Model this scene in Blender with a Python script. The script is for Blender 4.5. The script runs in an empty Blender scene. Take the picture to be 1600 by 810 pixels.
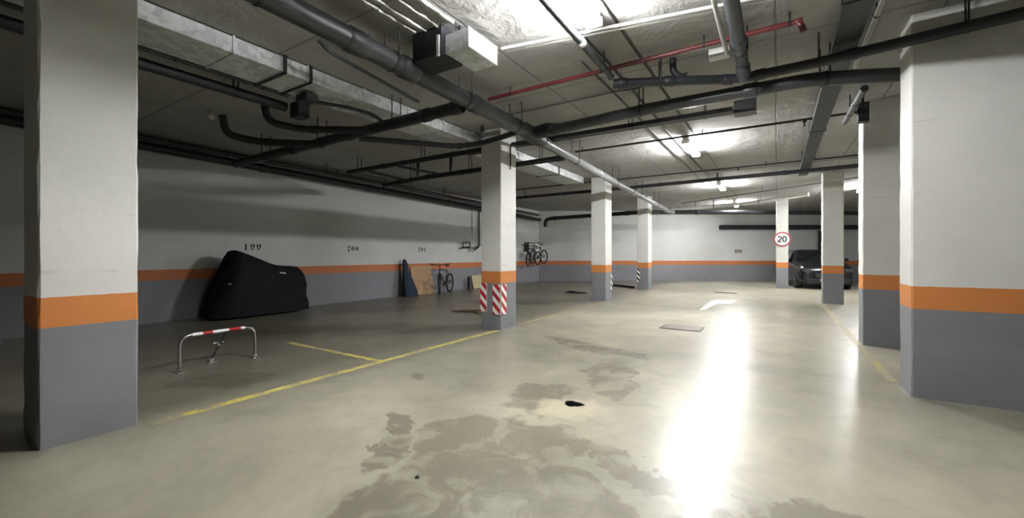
import bpy, bmesh, math, random
from mathutils import Vector, Matrix
random.seed(7)
C = bpy.context.scene
COL = C.collection
PI = math.pi
# ------------------------------------------------------------------ camera, exposure, world
EYE, FPX, HOR = 1.30, 653.0, 398.7
YAW = math.atan2(414.0, FPX)
cd = bpy.data.cameras.new('camera'); cam = bpy.data.objects.new('camera', cd); COL.objects.link(cam)
cam.location = (0, 0, EYE); cam.rotation_euler = (PI/2, 0, YAW)
cd.sensor_width = 36.0; cd.lens = 36.0*FPX/1600.0; cd.shift_y = (HOR-405.0)/1600.0; cd.clip_start = 0.05
C.camera = cam
C.view_settings.view_transform = 'Standard'; C.view_settings.look = 'None'
C.view_settings.gamma = 1.0; C.view_settings.use_curve_mapping = False
C.view_settings.exposure = 2.87
LAMP = 105.0
w = bpy.data.worlds.new('world'); C.world = w; w.use_nodes = True
w.node_tree.nodes['Background'].inputs[0].default_value = (0.6, 0.65, 0.7, 1)
w.node_tree.nodes['Background'].inputs[1].default_value = 0.0
H = 3.5            # ceiling height
# points of the place read off the photograph: the ray of a pixel met with a plane of the room
RX, RY = math.cos(YAW), math.sin(YAW)
def _w(c, Z): return ((RX*c-RY)*Z, (RY*c+RX)*Z)
def onz(px, py, z=0.0):
    x, y = _w((px-800)/FPX, FPX*(z-EYE)/(HOR-py)); return Vector((x, y, z))
def onx(px, py, X):
    c = (px-800)/FPX; Z = X/(RX*c-RY); x, y = _w(c, Z); return Vector((X, y, EYE+(HOR-py)/FPX*Z))
# ------------------------------------------------------------------ materials
def srgb(r, g, b):
    f = lambda v: (v/255.0/12.92) if v <= 10 else ((v/255.0+0.055)/1.055)**2.4
    return (f(r), f(g), f(b), 1)
class NT:
    def __init__(s, name):
        s.m = bpy.data.materials.new(name); s.m.use_nodes = True; s.t = s.m.node_tree
        s.b = s.t.nodes['Principled BSDF']
    def n(s, typ, **kw):
        o = s.t.nodes.new(typ)
        for k, v in kw.items():
            if k.startswith('i_'):
                key = k[2:]; key = int(key) if key.isdigit() else key
                o.inputs[key].default_value = v
            else: setattr(o, k, v)
        return o
    def l(s, a, b): s.t.links.new(a, b)
    def noise(s, vec, scale, detail=4, rough=0.5, dist=0.0):
        o = s.n('ShaderNodeTexNoise'); o.inputs['Scale'].default_value = scale
        o.inputs['Detail'].default_value = detail; o.inputs['Roughness'].default_value = rough
        o.inputs['Distortion'].default_value = dist
        if vec is not None: s.l(vec, o.inputs['Vector'])
        return o.outputs['Fac']
    def ramp(s, fac, stops):
        o = s.n('ShaderNodeValToRGB'); e = o.color_ramp.elements
        while len(e) < len(stops): e.new(0.5)
        for k, (p, c) in enumerate(stops): e[k].position = p; e[k].color = c
        s.l(fac, o.inputs[0]); return o.outputs[0]
    def mix(s, fac, a, b, mode='MIX'):
        o = s.n('ShaderNodeMix', data_type='RGBA', blend_type=mode)
        for sock, v in ((o.inputs[0], fac), (o.inputs[6], a), (o.inputs[7], b)):
            if isinstance(v, (int, float, tuple)): sock.default_value = v
            else: s.l(v, sock)
        return o.outputs[2]
    def math(s, op, a, b=None, c=None, clamp=False):
        o = s.n('ShaderNodeMath', operation=op); o.use_clamp = clamp
        for i, v in enumerate((a, b, c)):
            if v is None: continue
            if isinstance(v, (int, float)): o.inputs[i].default_value = v
            else: s.l(v, o.inputs[i])
        return o.outputs[0]
    def mrange(s, v, a, b, c=0.0, d=1.0):
        o = s.n('ShaderNodeMapRange', clamp=True)
        s.l(v, o.inputs[0])
        for i, x in enumerate((a, b, c, d)): o.inputs[i+1].default_value = x
        return o.outputs[0]
    def bump(s, h, strength, dist=0.01):
        o = s.n('ShaderNodeBump'); o.inputs['Strength'].default_value = strength
        o.inputs['Distance'].default_value = dist; s.l(h, o.inputs['Height'])
        s.l(o.outputs[0], s.b.inputs['Normal'])
def simple(name, col, rough=0.5, metal=0.0, var=0.12, scale=9.0, spec=0.5, bump=0.0):
    t = NT(name); g = t.n('ShaderNodeNewGeometry').outputs['Position']
    nf = t.noise(g, scale, 4)
    c2 = tuple(max(0, v*(1-var*2)) for v in col[:3])+(1,); c1 = tuple(min(1, v*(1+var)) for v in col[:3])+(1,)
    t.l(t.mix(nf, c2, c1), t.b.inputs['Base Color'])
    t.b.inputs['Roughness'].default_value = rough; t.b.inputs['Metallic'].default_value = metal
    t.b.inputs['Specular IOR Level'].default_value = spec
    if bump: t.bump(t.noise(g, scale*4, 6), bump)
    return t.m
def paint_material(name, white=(206, 206, 200), grey=(121, 122, 126), orange=(194, 124, 68)):
    t = NT(name); g = t.n('ShaderNodeNewGeometry').outputs['Position']
    sp = t.n('ShaderNodeSeparateXYZ'); t.l(g, sp.inputs[0])
    wob = t.math('MULTIPLY_ADD', t.noise(g, 6, 3), 0.012, -0.006)
    z = t.math('ADD', sp.outputs[2], wob)
    up = t.mrange(z, 1.013, 1.017); lo = t.mrange(z, 0.806, 0.812)
    big = t.noise(g, 1.3, 5, 0.6); fine = t.noise(g, 45, 3)
    wh = t.mix(big, srgb(*[v-14 for v in white]), srgb(*[min(255, v+8) for v in white]))
    gr = t.mix(big, srgb(*[v-10 for v in grey]), srgb(*[v+8 for v in grey]))
    c = t.mix(lo, gr, srgb(*orange)); c = t.mix(up, c, wh)
    # scuffs and hairline marks on the paint
    st = t.n('ShaderNodeMapping'); st.inputs['Scale'].default_value = (1.2, 1.2, 14); t.l(g, st.inputs[0])
    sc = t.noise(st.outputs[0], 1.1, 5, 0.55)
    m = t.ramp(sc, [(0.0, (0, 0, 0, 1)), (0.66, (0, 0, 0, 1)), (0.72, (1, 1, 1, 1))])
    m2 = t.math('MULTIPLY', m, 0.16)
    c = t.mix(m2, c, srgb(70, 68, 62))
    t.l(c, t.b.inputs['Base Color']); t.b.inputs['Roughness'].default_value = 0.55
    t.b.inputs['Specular IOR Level'].default_value = 0.3
    t.bump(t.math('ADD', t.math('MULTIPLY', fine, 0.3), t.noise(g, 9, 4)), 0.25, 0.012)
    return t.m
M = {}
M['paint'] = paint_material('painted_plaster')
M['paint_wall'] = paint_material('painted_wall', white=(196, 197, 194), grey=(124, 125, 130), orange=(182, 110, 68))
M['pvc'] = simple('dark_grey_pvc', srgb(60, 62, 66), 0.42, scale=4)
M['pvc_dark'] = simple('near_black_pvc', srgb(34, 36, 42), 0.5, scale=4)
M['pvc_light'] = simple('light_grey_pvc', srgb(165, 165, 160), 0.35, scale=4)
M['pvc_mid'] = simple('medium_grey_pvc', srgb(112, 112, 112), 0.3, scale=4)
M['white_tube'] = simple('white_plastic_tube', srgb(225, 225, 222), 0.4, scale=4)
M['red_pipe'] = simple('red_painted_steel', srgb(92, 36, 36), 0.45, scale=6)
M['black_metal'] = simple('black_metal', srgb(30, 30, 32), 0.5, scale=6)
M['black_rubber'] = simple('black_rubber', srgb(24, 24, 25), 0.75, scale=10)
M['steel'] = simple('brushed_steel', srgb(190, 190, 190), 0.25, 1.0, 0.06)
M['chrome'] = simple('chrome', srgb(225, 225, 225), 0.12, 1.0, 0.03)
M['white_paint'] = simple('white_enamel', srgb(235, 235, 232), 0.35, scale=20, var=.03)
M['red_paint'] = simple('red_enamel', srgb(176, 30, 38), 0.4, scale=20, var=.05)
M['hazard_white'] = simple('hazard_white', srgb(232, 230, 226), 0.5, scale=20, var=.03)
M['hazard_red'] = simple('hazard_red', srgb(170, 36, 50), 0.5, scale=20, var=.06)
M['ink'] = simple('black_stencil_ink', srgb(14, 14, 14), 0.7, scale=40, var=.3)
M['housing'] = simple('lamp_housing_plastic', srgb(215, 215, 212), 0.4, scale=10, var=.05)
M['beige_board'] = simple('beige_board', srgb(190, 175, 140), 0.7, scale=14)
M['tan_board'] = simple('tan_cardboard', srgb(178, 148, 114), 0.85, scale=8)
M['wood'] = simple('weathered_wood', srgb(120, 98, 70), 0.75, scale=22, var=.25)
M['blue_fabric'] = simple('dark_blue_fabric', srgb(30, 44, 66), 0.8, scale=12, var=.2, bump=.3)
M['saddle_red'] = simple('dark_red_vinyl', srgb(110, 28, 26), 0.5)
M['cable'] = simple('cable_sheath', srgb(60, 60, 58), 0.6)
M['cover_plate'] = simple('cast_iron_cover', srgb(112, 106, 98), 0.6, 0.0, .1, 30)
M['black_hole'] = simple('cavity_shade', srgb(14, 12, 12), 0.9)  # black colour paints the shade inside the drain hole and grate
# galvanised sheet
t = NT('galvanised_sheet'); g = t.n('ShaderNodeNewGeometry').outputs['Position']
v = t.n('ShaderNodeTexVoronoi'); v.inputs['Scale'].default_value = 16; t.l(g, v.inputs['Vector'])
sep = t.n('ShaderNodeSeparateColor'); t.l(v.outputs['Color'], sep.inputs[0])
t.l(t.mix(sep.outputs[0], srgb(176, 180, 182), srgb(214, 218, 218)), t.b.inputs['Base Color'])
t.b.inputs['Metallic'].default_value = 0.15; t.b.inputs['Roughness'].default_value = 0.5
M['galv'] = t.m
# black motorcycle cover fabric
t = NT('black_cover_fabric'); g = t.n('ShaderNodeNewGeometry').outputs['Position']
t.b.inputs['Base Color'].default_value = srgb(17, 18, 20); t.b.inputs['Roughness'].default_value = 0.75
t.b.inputs['Specular IOR Level'].default_value = 0.15
t.l(t.mix(t.noise(g, 5, 4), srgb(13, 13, 15), srgb(20, 21, 23)), t.b.inputs['Base Color'])
t.bump(t.noise(g, 7, 4, 0.6, 0.4), 0.5, 0.03); M['cover'] = t.m
# car paint and glass
t = NT('car_dark_paint'); t.b.inputs['Base Color'].default_value = srgb(30, 33, 36); t.b.inputs['Roughness'].default_value = 0.3
t.b.inputs['Metallic'].default_value = 0.4; t.b.inputs['Coat Weight'].default_value = 0.6
g = t.n('ShaderNodeNewGeometry').outputs['Position']; t.l(t.mix(t.noise(g, 3), srgb(26, 28, 31), srgb(34, 37, 40)), t.b.inputs['Base Color']); M['car'] = t.m
M['car_glass'] = simple('tinted_glass', srgb(20, 23, 25), 0.08, var=.02)
M['car_glass_light'] = simple('side_window_glass', srgb(70, 76, 78), 0.12, var=.05)
M['lens'] = simple('headlight_lens', srgb(70, 74, 78), 0.1, 0.3, var=.02)
# ceiling: raw concrete with board joints
t = NT('ceiling_concrete'); g = t.n('ShaderNodeNewGeometry').outputs['Position']
sp = t.n('ShaderNodeSeparateXYZ'); t.l(g, sp.inputs[0])
big = t.noise(g, 0.55, 6, 0.6, 0.3); mid = t.noise(g, 5.0, 5, 0.65)
c = t.mix(big, srgb(132, 131, 126), srgb(182, 181, 176)); c = t.mix(t.math('MULTIPLY', mid, 0.30), c, srgb(112, 112, 108))
def joint(axis, period, width):
    a = t.math('ADD', sp.outputs[axis], t.math('MULTIPLY', mid, 0.02))
    a = t.math('PINGPONG', a, period/2); return t.mrange(a, width, width*2.2, 1.0, 0.0)
jj = t.math('MAXIMUM', joint(0, 1.26, 0.006), joint(1, 2.5, 0.006))
c = t.mix(t.math('MULTIPLY', jj, 0.45), c, srgb(62, 60, 56))
t.l(c, t.b.inputs['Base Color']); t.b.inputs['Roughness'].default_value = 0.85
ridge = t.noise(g, 2.2, 6, 0.7, 0.6)
t.bump(t.math('SUBTRACT', t.math('ADD', ridge, t.math('MULTIPLY', mid, .35)), t.math('MULTIPLY', jj, 0.5)), 0.6, 0.05)
M['ceiling'] = t.m
# floor: trowelled concrete, sealed, with damp stains around the drain hole
t = NT('floor_concrete'); g = t.n('ShaderNodeNewGeometry').outputs['Position']
big = t.noise(g, 0.42, 7, 0.62, 0.5); mid = t.noise(g, 2.4, 6, 0.65, 0.6); fine = t.noise(g, 30, 4)
c = t.mix(t.mrange(big, 0.32, 0.68), srgb(122, 120, 106), srgb(176, 172, 150))
c = t.mix(t.math('MULTIPLY', t.mrange(mid, 0.45, 0.75), 0.45), c, srgb(104, 100, 86))
dn = t.n('ShaderNodeTexNoise'); dn.inputs['Scale'].default_value = 2.6; dn.inputs['Detail'].default_value = 5; dn.inputs['Roughness'].default_value = .6; t.l(g, dn.inputs['Vector'])
vs = t.n('ShaderNodeVectorMath', operation='SUBTRACT'); t.l(dn.outputs['Color'], vs.inputs[0]); vs.inputs[1].default_value = (.5, .5, .5)
vm = t.n('ShaderNodeVectorMath', operation='SCALE'); t.l(vs.outputs[0], vm.inputs[0]); vm.inputs['Scale'].default_value = 0.75
va = t.n('ShaderNodeVectorMath', operation='ADD'); t.l(g, va.inputs[0]); t.l(vm.outputs[0], va.inputs[1])
def blob(x, y, rx, ry, rot):
    mp = t.n('ShaderNodeMapping', vector_type='TEXTURE'); mp.inputs['Location'].default_value = (x, y, 0)
    mp.inputs['Rotation'].default_value = (0, 0, rot); mp.inputs['Scale'].default_value = (rx, ry, 1)
    t.l(va.outputs[0], mp.inputs[0]); ml = t.n('ShaderNodeVectorMath', operation='MULTIPLY'); t.l(mp.outputs[0], ml.inputs[0]); ml.inputs[1].default_value = (1, 1, 0)
    ln = t.n('ShaderNodeVectorMath', operation='LENGTH'); t.l(ml.outputs[0], ln.inputs[0]); return ln.outputs['Value']
STAINS = [(-1.62, 2.35, 0.62, 0.50, 0.4), (-1.05, 1.85, 0.55, 0.42, 0.2), (-1.6, 1.55, .35, .5, 0.3), (-1.85, 3.35, 0.30, 0.42, 0.1), (-1.5, 4.3, .28, .7, 0.3),
          (-2.2, 5.6, 1.0, .22, -0.35), (-2.35, 2.05, .12, .5, 0.7), (-0.75, 2.5, 0.7, 0.10, -0.5), (0.1, 2.3, .5, .3, .5),
          (-3.27, 3.22, .13, .09, 0), (-6.6, 4.6, 1.4, .5, .9), (-5.2, 5.2, 0.5, .28, .9), (-8.0, 6.6, 1.3, .6, .9), (-6.2, 9.6, 1.4, .5, .3), (-4.9, 2.0, .5, 0.3, .8)]
s = None
for b_ in STAINS:
    q = t.mrange(blob(*b_), 0.92, 1.04, 1.0, 0.0)
    s = q if s is None else t.math('MAXIMUM', s, q)
s = t.math('MULTIPLY', s, t.mrange(t.noise(g, 3.2, 6, .65, .8), 0.40, 0.50, 0.30, 1.0))
c = t.mix(t.math('MULTIPLY', s, 0.74), c, srgb(98, 92, 78))
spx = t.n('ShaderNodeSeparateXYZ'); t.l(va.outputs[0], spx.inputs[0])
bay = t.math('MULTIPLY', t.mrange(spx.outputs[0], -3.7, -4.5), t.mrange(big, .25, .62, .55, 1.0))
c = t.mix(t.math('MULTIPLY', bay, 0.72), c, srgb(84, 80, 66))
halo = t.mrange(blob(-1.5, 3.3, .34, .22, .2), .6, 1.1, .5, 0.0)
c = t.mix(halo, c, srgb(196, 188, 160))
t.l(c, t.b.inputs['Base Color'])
ro = t.math('ADD', t.math('MULTIPLY', mid, 0.16), 0.24)
ro = t.math('ADD', ro, t.math('MULTIPLY', s, 0.04))
worn = t.math('MULTIPLY', t.mrange(blob(-.75, 1.55, .75, .62, .3), .75, 1.15, 1.0, 0.0), t.mrange(t.noise(g, 7, 5, .7, .5), .40, .56, 1.0, .15))
ro = t.math('ADD', ro, t.math('MULTIPLY', worn, 0.45))
t.l(ro, t.b.inputs['Roughness']); t.b.inputs['Specular IOR Level'].default_value = 0.75
t.bump(t.math('ADD', t.noise(g, 1.6, 3, .5), t.math('MULTIPLY', fine, 0.04)), 0.06, 0.03)
M['floor'] = t.m
def worn_paint(name, col, thr):
    t = NT(name); g = t.n('ShaderNodeNewGeometry').outputs['Position']
    n = t.noise(g, 9, 6, 0.7); n2 = t.noise(g, 1.2, 3)
    k = t.mrange(t.math('ADD', n, t.math('MULTIPLY', n2, .5)), thr, thr+.14)
    t.l(t.mix(k, col, srgb(150, 146, 124)), t.b.inputs['Base Color'])
    t.b.inputs['Roughness'].default_value = 0.5; return t.m
M['yellow'] = worn_paint('worn_yellow_line_paint', srgb(206, 190, 96), .72)
M['yellow_faded'] = worn_paint('faded_yellow_line_paint', srgb(176, 158, 92), .62)
M['road_white'] = worn_paint('worn_white_road_paint', srgb(225, 224, 216), .9)
t = NT('fluorescent_tube'); t.b.inputs['Emission Color'].default_value = (0.985, 0.985, 1.0, 1); t.b.inputs['Emission Strength'].default_value = LAMP
t.b.inputs['Base Color'].default_value = (1, 1, 1, 1); M['glow'] = t.m
M['glow_strong'] = t.m.copy(); M['glow_strong'].name = 'new_fluorescent_tube'; M['glow_strong'].node_tree.nodes['Principled BSDF'].inputs['Emission Strength'].default_value = LAMP*1.2
# ------------------------------------------------------------------ geometry helpers
OFF = {}
def add_box(bm, x0, x1, y0, y1, z0, z1, bev=0.0):
    vs = [bm.verts.new((x, y, z)) for x in (x0, x1) for y in (y0, y1) for z in (z0, z1)]
    fs = [bm.faces.new([vs[i] for i in q]) for q in ((0, 1, 3, 2), (4, 6, 7, 5), (0, 4, 5, 1), (2, 3, 7, 6), (0, 2, 6, 4), (1, 5, 7, 3))]
    if bev > 0:
        es = list({e for f_ in fs for e in f_.edges})
        bmesh.ops.bevel(bm, geom=es, offset=bev, segments=2, affect='EDGES', profile=0.6)
def rounded(pts, rad, n=5):
    pts = [Vector(p) for p in pts]
    if rad <= 0 or len(pts) < 3: return pts
    out = [pts[0]]
    for a, b, c in zip(pts, pts[1:], pts[2:]):
        d1 = (a-b); d2 = (c-b); r = min(rad, d1.length*.48, d2.length*.48)
        p0 = b+d1.normalized()*r; p1 = b+d2.normalized()*r
        for k in range(n+1):
            u = k/n; out.append(p0*(1-u)**2+b*2*u*(1-u)+p1*u*u)
    out.append(pts[-1]); return out
def add_tube(bm, pts, r, seg=12, rad=0.0, radii=None, squash=None):
    pts = rounded(pts, rad); n = len(pts); rings = []
    T = [(pts[min(i+1, n-1)]-pts[max(i-1, 0)]).normalized() for i in range(n)]
    up = Vector((0, 0, 1)) if abs(T[0].z) < .9 else Vector((1, 0, 0))
    N = (up-T[0]*up.dot(T[0])).normalized()
    for i, p in enumerate(pts):
        N = (N-T[i]*N.dot(T[i])).normalized(); B = T[i].cross(N); rr = radii[i] if radii else r
        rings.append([bm.verts.new(p+(N*math.cos(2*PI*k/seg)*(squash or 1)+B*math.sin(2*PI*k/seg))*rr) for k in range(seg)])
    for a, b in zip(rings, rings[1:]):
        for k in range(seg): bm.faces.new((a[k], a[(k+1) % seg], b[(k+1) % seg], b[k]))
    bm.faces.new(list(reversed(rings[0]))); bm.faces.new(rings[-1])
def add_lathe(bm, prof, seg=24, mat=None):
    closed = prof[0] == prof[-1]
    if closed: prof = prof[:-1]
    mat = mat or Matrix.Identity(4); rings = []
    for r, z in prof: rings.append([bm.verts.new(mat @ Vector((r*math.cos(2*PI*k/seg), r*math.sin(2*PI*k/seg), z))) for k in range(seg)])
    for a, b in zip(rings, rings[1:]):
        for k in range(seg): bm.faces.new((a[k], a[(k+1) % seg], b[(k+1) % seg], b[k]))
    if closed:
        for k in range(seg): bm.faces.new((rings[-1][k], rings[-1][(k+1) % seg], rings[0][(k+1) % seg], rings[0][k]))
        return
    if prof[0][0] > 1e-5: bm.faces.new(list(reversed(rings[0])))
    if prof[-1][0] > 1e-5: bm.faces.new(rings[-1])
def add_torus(bm, R, r, mat, seg=36, sub=10):
    rings = []
    for i in range(seg):
        a = 2*PI*i/seg
        rings.append([bm.verts.new(mat @ Vector(((R+r*math.cos(2*PI*j/sub))*math.cos(a), (R+r*math.cos(2*PI*j/sub))*math.sin(a), r*math.sin(2*PI*j/sub)))) for j in range(sub)])
    for i in range(seg):
        a, b = rings[i], rings[(i+1) % seg]
        for j in range(sub): bm.faces.new((a[j], b[j], b[(j+1) % sub], a[(j+1) % sub]))
def add_prism(bm, poly, fn, d0, d1):
    a = [bm.verts.new(fn(x, y, d0)) for x, y in poly]; b = [bm.verts.new(fn(x, y, d1)) for x, y in poly]
    bm.faces.new(a); bm.faces.new(list(reversed(b))); n = len(poly)
    for i in range(n): bm.faces.new((a[i], a[(i+1) % n], b[(i+1) % n], b[i]))
def new(): return bmesh.new()
def obj(name, bm, mat, parent=None, smooth=False):
    off = OFF.get(parent.name, Vector((0, 0, 0))) if parent else Vector((0, 0, 0))
    if off.length > 0: bmesh.ops.translate(bm, verts=bm.verts, vec=-off)
    bmesh.ops.recalc_face_normals(bm, faces=bm.faces)
    me = bpy.data.meshes.new(name); bm.to_mesh(me); bm.free()
    if smooth:
        for p in me.polygons: p.use_smooth = True
        try: me.set_sharp_from_angle(angle=math.radians(40))
        except Exception: pass
    o = bpy.data.objects.new(name, me); COL.objects.link(o); me.materials.append(M[mat] if isinstance(mat, str) else mat)
    if parent: o.parent = parent; OFF[o.name] = off
    return o
def tag(o, label, cat, group=None, kind=None):
    o['label'] = label; o['category'] = cat
    if group: o['group'] = group
    if kind: o['kind'] = kind
    return o
def thing(name, label, cat, loc=(0, 0, 0), group=None, world=True):
    o = bpy.data.objects.new(name, None); COL.objects.link(o); o.location = loc; o.empty_display_size = .1
    if world: OFF[o.name] = Vector(loc)
    return tag(o, label, cat, group)
def struct(name, bm, mat, smooth=False):
    o = obj(name, bm, mat, None, smooth); o['kind'] = 'structure'; return o
def copy_tree(o, parent=None):
    c = o.copy(); COL.objects.link(c); c.parent = parent
    for ch in list(o.children): copy_tree(ch, c)
    return c
# ------------------------------------------------------------------ the room shell
XL, XR, YB = -10.05, 8.0, -5.0
BW0 = Vector((XL, 18.35)); BD = Vector((RX, RY)); BW1 = BW0+BD*((XR-XL)/RX)
OUT = [(XL, YB), (XR, YB), (XR, BW1.y), (XL, BW0.y)]
DR = Vector((-1.50, 3.37))                    # drain hole
def hole_pt(k, n=22):
    a = 2*PI*k/n; r = 0.074*(1+.13*math.sin(3*a+.6)+.07*math.sin(7*a))
    return (DR.x+r*1.2*math.cos(a), DR.y+r*.95*math.sin(a))
bm = new()
ring = [bm.verts.new((*hole_pt(k), 0)) for k in range(22)]; low = [bm.verts.new((*hole_pt(k), -0.12)) for k in range(22)]
sq = [(-2.5, 2.4), (-.5, 2.4), (-.5, 4.4), (-2.5, 4.4)]; sv = [bm.verts.new((*p, 0)) for p in sq]
# square patch with the irregular hole, fanned
def nearest(k):
    x, y = hole_pt(k); a = math.atan2(y-DR.y, x-DR.x)
    return {(-1, -1): 0, (1, -1): 1, (1, 1): 2, (-1, 1): 3}[(1 if math.cos(a) > 0 else -1, 1 if math.sin(a) > 0 else -1)]
for k in range(22):
    k2 = (k+1) % 22; a, b = nearest(k), nearest(k2)
    bm.faces.new((ring[k], ring[k2], sv[b], sv[a]) if a != b else (ring[k], ring[k2], sv[a]))
    bm.faces.new((ring[k2], ring[k], low[k], low[k2]))
bm.faces.new(list(reversed(low)))
ov = [bm.verts.new((*p, 0)) for p in OUT]
for i in range(4): bm.faces.new((ov[i], ov[(i+1) % 4], sv[(i+1) % 4], sv[i]))
lo_ = [bm.verts.new((*p, -0.2)) for p in OUT]
for i in range(4): bm.faces.new((ov[(i+1) % 4], ov[i], lo_[i], lo_[(i+1) % 4]))
bm.faces.new(lo_)
bmesh.ops.recalc_face_normals(bm, faces=bm.faces)
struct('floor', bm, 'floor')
bm = new(); add_prism(bm, OUT, lambda x, y, d: (x, y, d), H, H+.25); struct('ceiling', bm, 'ceiling')
bm = new(); add_box(bm, XL-.25, XL, YB-.25, BW0.y+.3, -.2, H+.25); struct('wall_left', bm, 'paint_wall')
bm = new(); add_box(bm, XR, XR+.25, YB-.25, BW1.y, -.2, H+.25); struct('wall_right', bm, 'paint_wall')
bm = new(); add_box(bm, XL-.25, XR+.25, YB-.25, YB, -.2, H+.25); struct('wall_front', bm, 'paint_wall')
nrm = Vector((-BD.y, BD.x))*.25
bm = new(); add_prism(bm, [tuple(BW0-BD*.3), tuple(BW1+BD*.3), tuple(BW1+BD*.3+nrm), tuple(BW0-BD*.3+nrm)], lambda x, y, d: (x, y, d), -.2, H+.25)
struct('wall_back', bm, 'paint_wall')
# ------------------------------------------------------------------ pillars
def pillar(x0, x1, y0, y1, label, seed):
    bm = new(); rnd = random.Random(seed)
    nz = 26; rings = []
    c = 0.012
    base = [(x0+c, y0), (x1-c, y0), (x1, y0+c), (x1, y1-c), (x1-c, y1), (x0+c, y1), (x0, y1-c), (x0, y0+c)]
    for i in range(nz+1):
        z = H*i/nz; z = max(0.0, min(H, z))
        j = [(rnd.uniform(-1, 1)*.0035, rnd.uniform(-1, 1)*.0035) for _ in range(4)]
        rings.append([bm.verts.new((p[0]+j[k//2][0], p[1]+j[k//2][1], z)) for k, p in enumerate(base)])
    for a, b in zip(rings, rings[1:]):
        for k in range(8): bm.faces.new((a[k], a[(k+1) % 8], b[(k+1) % 8], b[k]))
    bm.faces.new(list(reversed(rings[0]))); bm.faces.new(rings[-1])
    o = obj('concrete_pillar', bm, 'paint'); return tag(o, label, 'pillar', 'painted concrete pillars with an orange band')
pillar(-4.56, -4.13, .655, 1.17, 'wide square pillar at the left edge of the view, standing nearest the hoop barrier', 1)
pillar(-4.45, -4.03, 5.99, 6.50, 'pillar in the middle with red and white striped strips on its foot', 2)
pillar(-4.50, -4.07, 11.33, 11.85, 'bright pillar next behind the striped one, wider than its rear neighbour', 3)
pillar(-4.48, -4.06, 15.93, 16.45, 'slim far pillar at the end of the left row, black and white strip at its foot', 4)
pillar(1.04, 2.6, 5.19, 5.62, 'huge bright pillar filling the right edge of the view', 5)
pillar(1.04, 1.56, 7.78, 8.14, 'grey shaded pillar directly behind the huge right one', 6)
pillar(1.03, 1.48, 13.87, 14.25, 'dim narrow pillar standing in front of the dark car', 7)
pillar(-.03, .37, 19.25, 19.65, 'white far pillar carrying the round speed sign', 8)
# ------------------------------------------------------------------ lamps
def lamp(x, y, label, L=1.25, z=H, glow='glow'):
    t_ = thing('fluorescent_lamp', label, 'ceiling lamp', (x, y, z), 'fluorescent lamps under the ceiling')
    bm = new(); add_box(bm, x-.055, x+.055, y-L/2, y+L/2, z-.07, z, .008); obj('housing', bm, 'housing', t_)
    for s_ in (-1, 1):
        bm = new(); add_tube(bm, [(x+s_*.045, y-L/2+.03, z-.118), (x+s_*.045, y+L/2-.03, z-.118)], .014, 12); obj('tube', bm, glow, t_, True)
    for s_ in (-1, 1):
        bm = new(); add_box(bm, x-.075, x+.075, y+s_*(L/2-.02)-.012, y+s_*(L/2-.02)+.012, z-.14, z-.06, .004); obj('lamp_holder', bm, 'housing', t_)
    return t_
lamp(-1.40, 3.0, 'glowing strip lamp overhead, nearest and brightest')
lamp(-1.43, 8.85, 'glowing strip lamp of the middle aisle by the thin black pipe', glow='glow_strong')
lamp(-1.46, 14.35, 'glowing strip lamp at the far end of the aisle')
lamp(-1.46, 19.7, 'glowing strip lamp farthest down the aisle behind the pale pipe')
lamp(2.3, 17.2, 'glowing strip lamp at the right beyond the dim narrow pillar')
# ------------------------------------------------------------------ ceiling pipes
def pipe(name, label, cat, pts, r, mat, rad=.12, collars=(), hangers=(), group='pipes and conduits under the ceiling', collar_mat=None, seg=14, hr=.008, ends=()):
    t_ = thing(name, label, cat, pts[0], group)
    bm = new(); add_tube(bm, pts, r, seg, rad); obj('pipe_run', bm, mat, t_, True)
    P = [Vector(p) for p in pts]
    def at(u):
        Ls = [(b-a).length for a, b in zip(P, P[1:])]; d = u*sum(Ls)
        for a, b, l in zip(P, P[1:], Ls):
            if d <= l: return a+(b-a)*(d/l), (b-a).normalized()
            d -= l
        return P[-1], (P[-1]-P[-2]).normalized()
    for u in collars:
        p, d = at(u); bm = new(); add_tube(bm, [p-d*r*1.1, p-d*r*.9, p+d*r*.9, p+d*r*1.1], r, seg, 0, radii=[r*1.02, r*1.16, r*1.16, r*1.02]); obj('pipe_collar', bm, collar_mat or mat, t_, True)
    for u in hangers:
        p, d = at(u); bm = new()
        add_tube(bm, [p-d*.014, p+d*.014], r*1.07, seg)
        s_ = Vector((-d.y, d.x, 0)).normalized() if r > .04 else None
        if s_ is not None:
            for k in (-1, 1): add_tube(bm, [p+s_*k*r*1.04, Vector((p.x, p.y, H))+s_*k*r*1.04], hr, 6)
        else: add_tube(bm, [p, Vector((p.x, p.y, H))], hr, 6)
        obj('pipe_hanger', bm, 'black_metal', t_)
    return t_
Z3 = lambda l, z: [(x, y, z) for x, y in l]
pipe('drain_pipe', 'thick dark grey drain pipe running front to back past the middle pillar', 'pipe',
     [(-3.19, -4.9, 3.30), (-3.19, 5.55, 3.17)], .098, 'pvc', 0, (.7, .76, .87, .99), (.62, .74, .85, .96))
pipe('drain_pipe', 'lighter grey drain pipe from the big junction down the aisle, bent down at its end', 'pipe',
     [(-3.18, 5.78, 3.13), (-3.40, 10.6, 3.09), (-3.56, 15.6, 3.05), (-3.50, 16.3, 2.97), (-3.3, 16.6, 2.9)], .078, 'pvc_mid', .15, (.02, .28, .55, .97), (.15, .4, .62, .85), collar_mat='pvc_mid')
CL = pipe('drain_pipe', 'thick black cross pipe on the left, meeting the main drain before the middle pillar', 'pipe',
     [(-9.04, 4.05, 3.10), (-3.31, 4.03, 3.14)], .075, 'pvc_dark', 0, (.35, .62, .9, .99), (.2, .5, .8))
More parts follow.
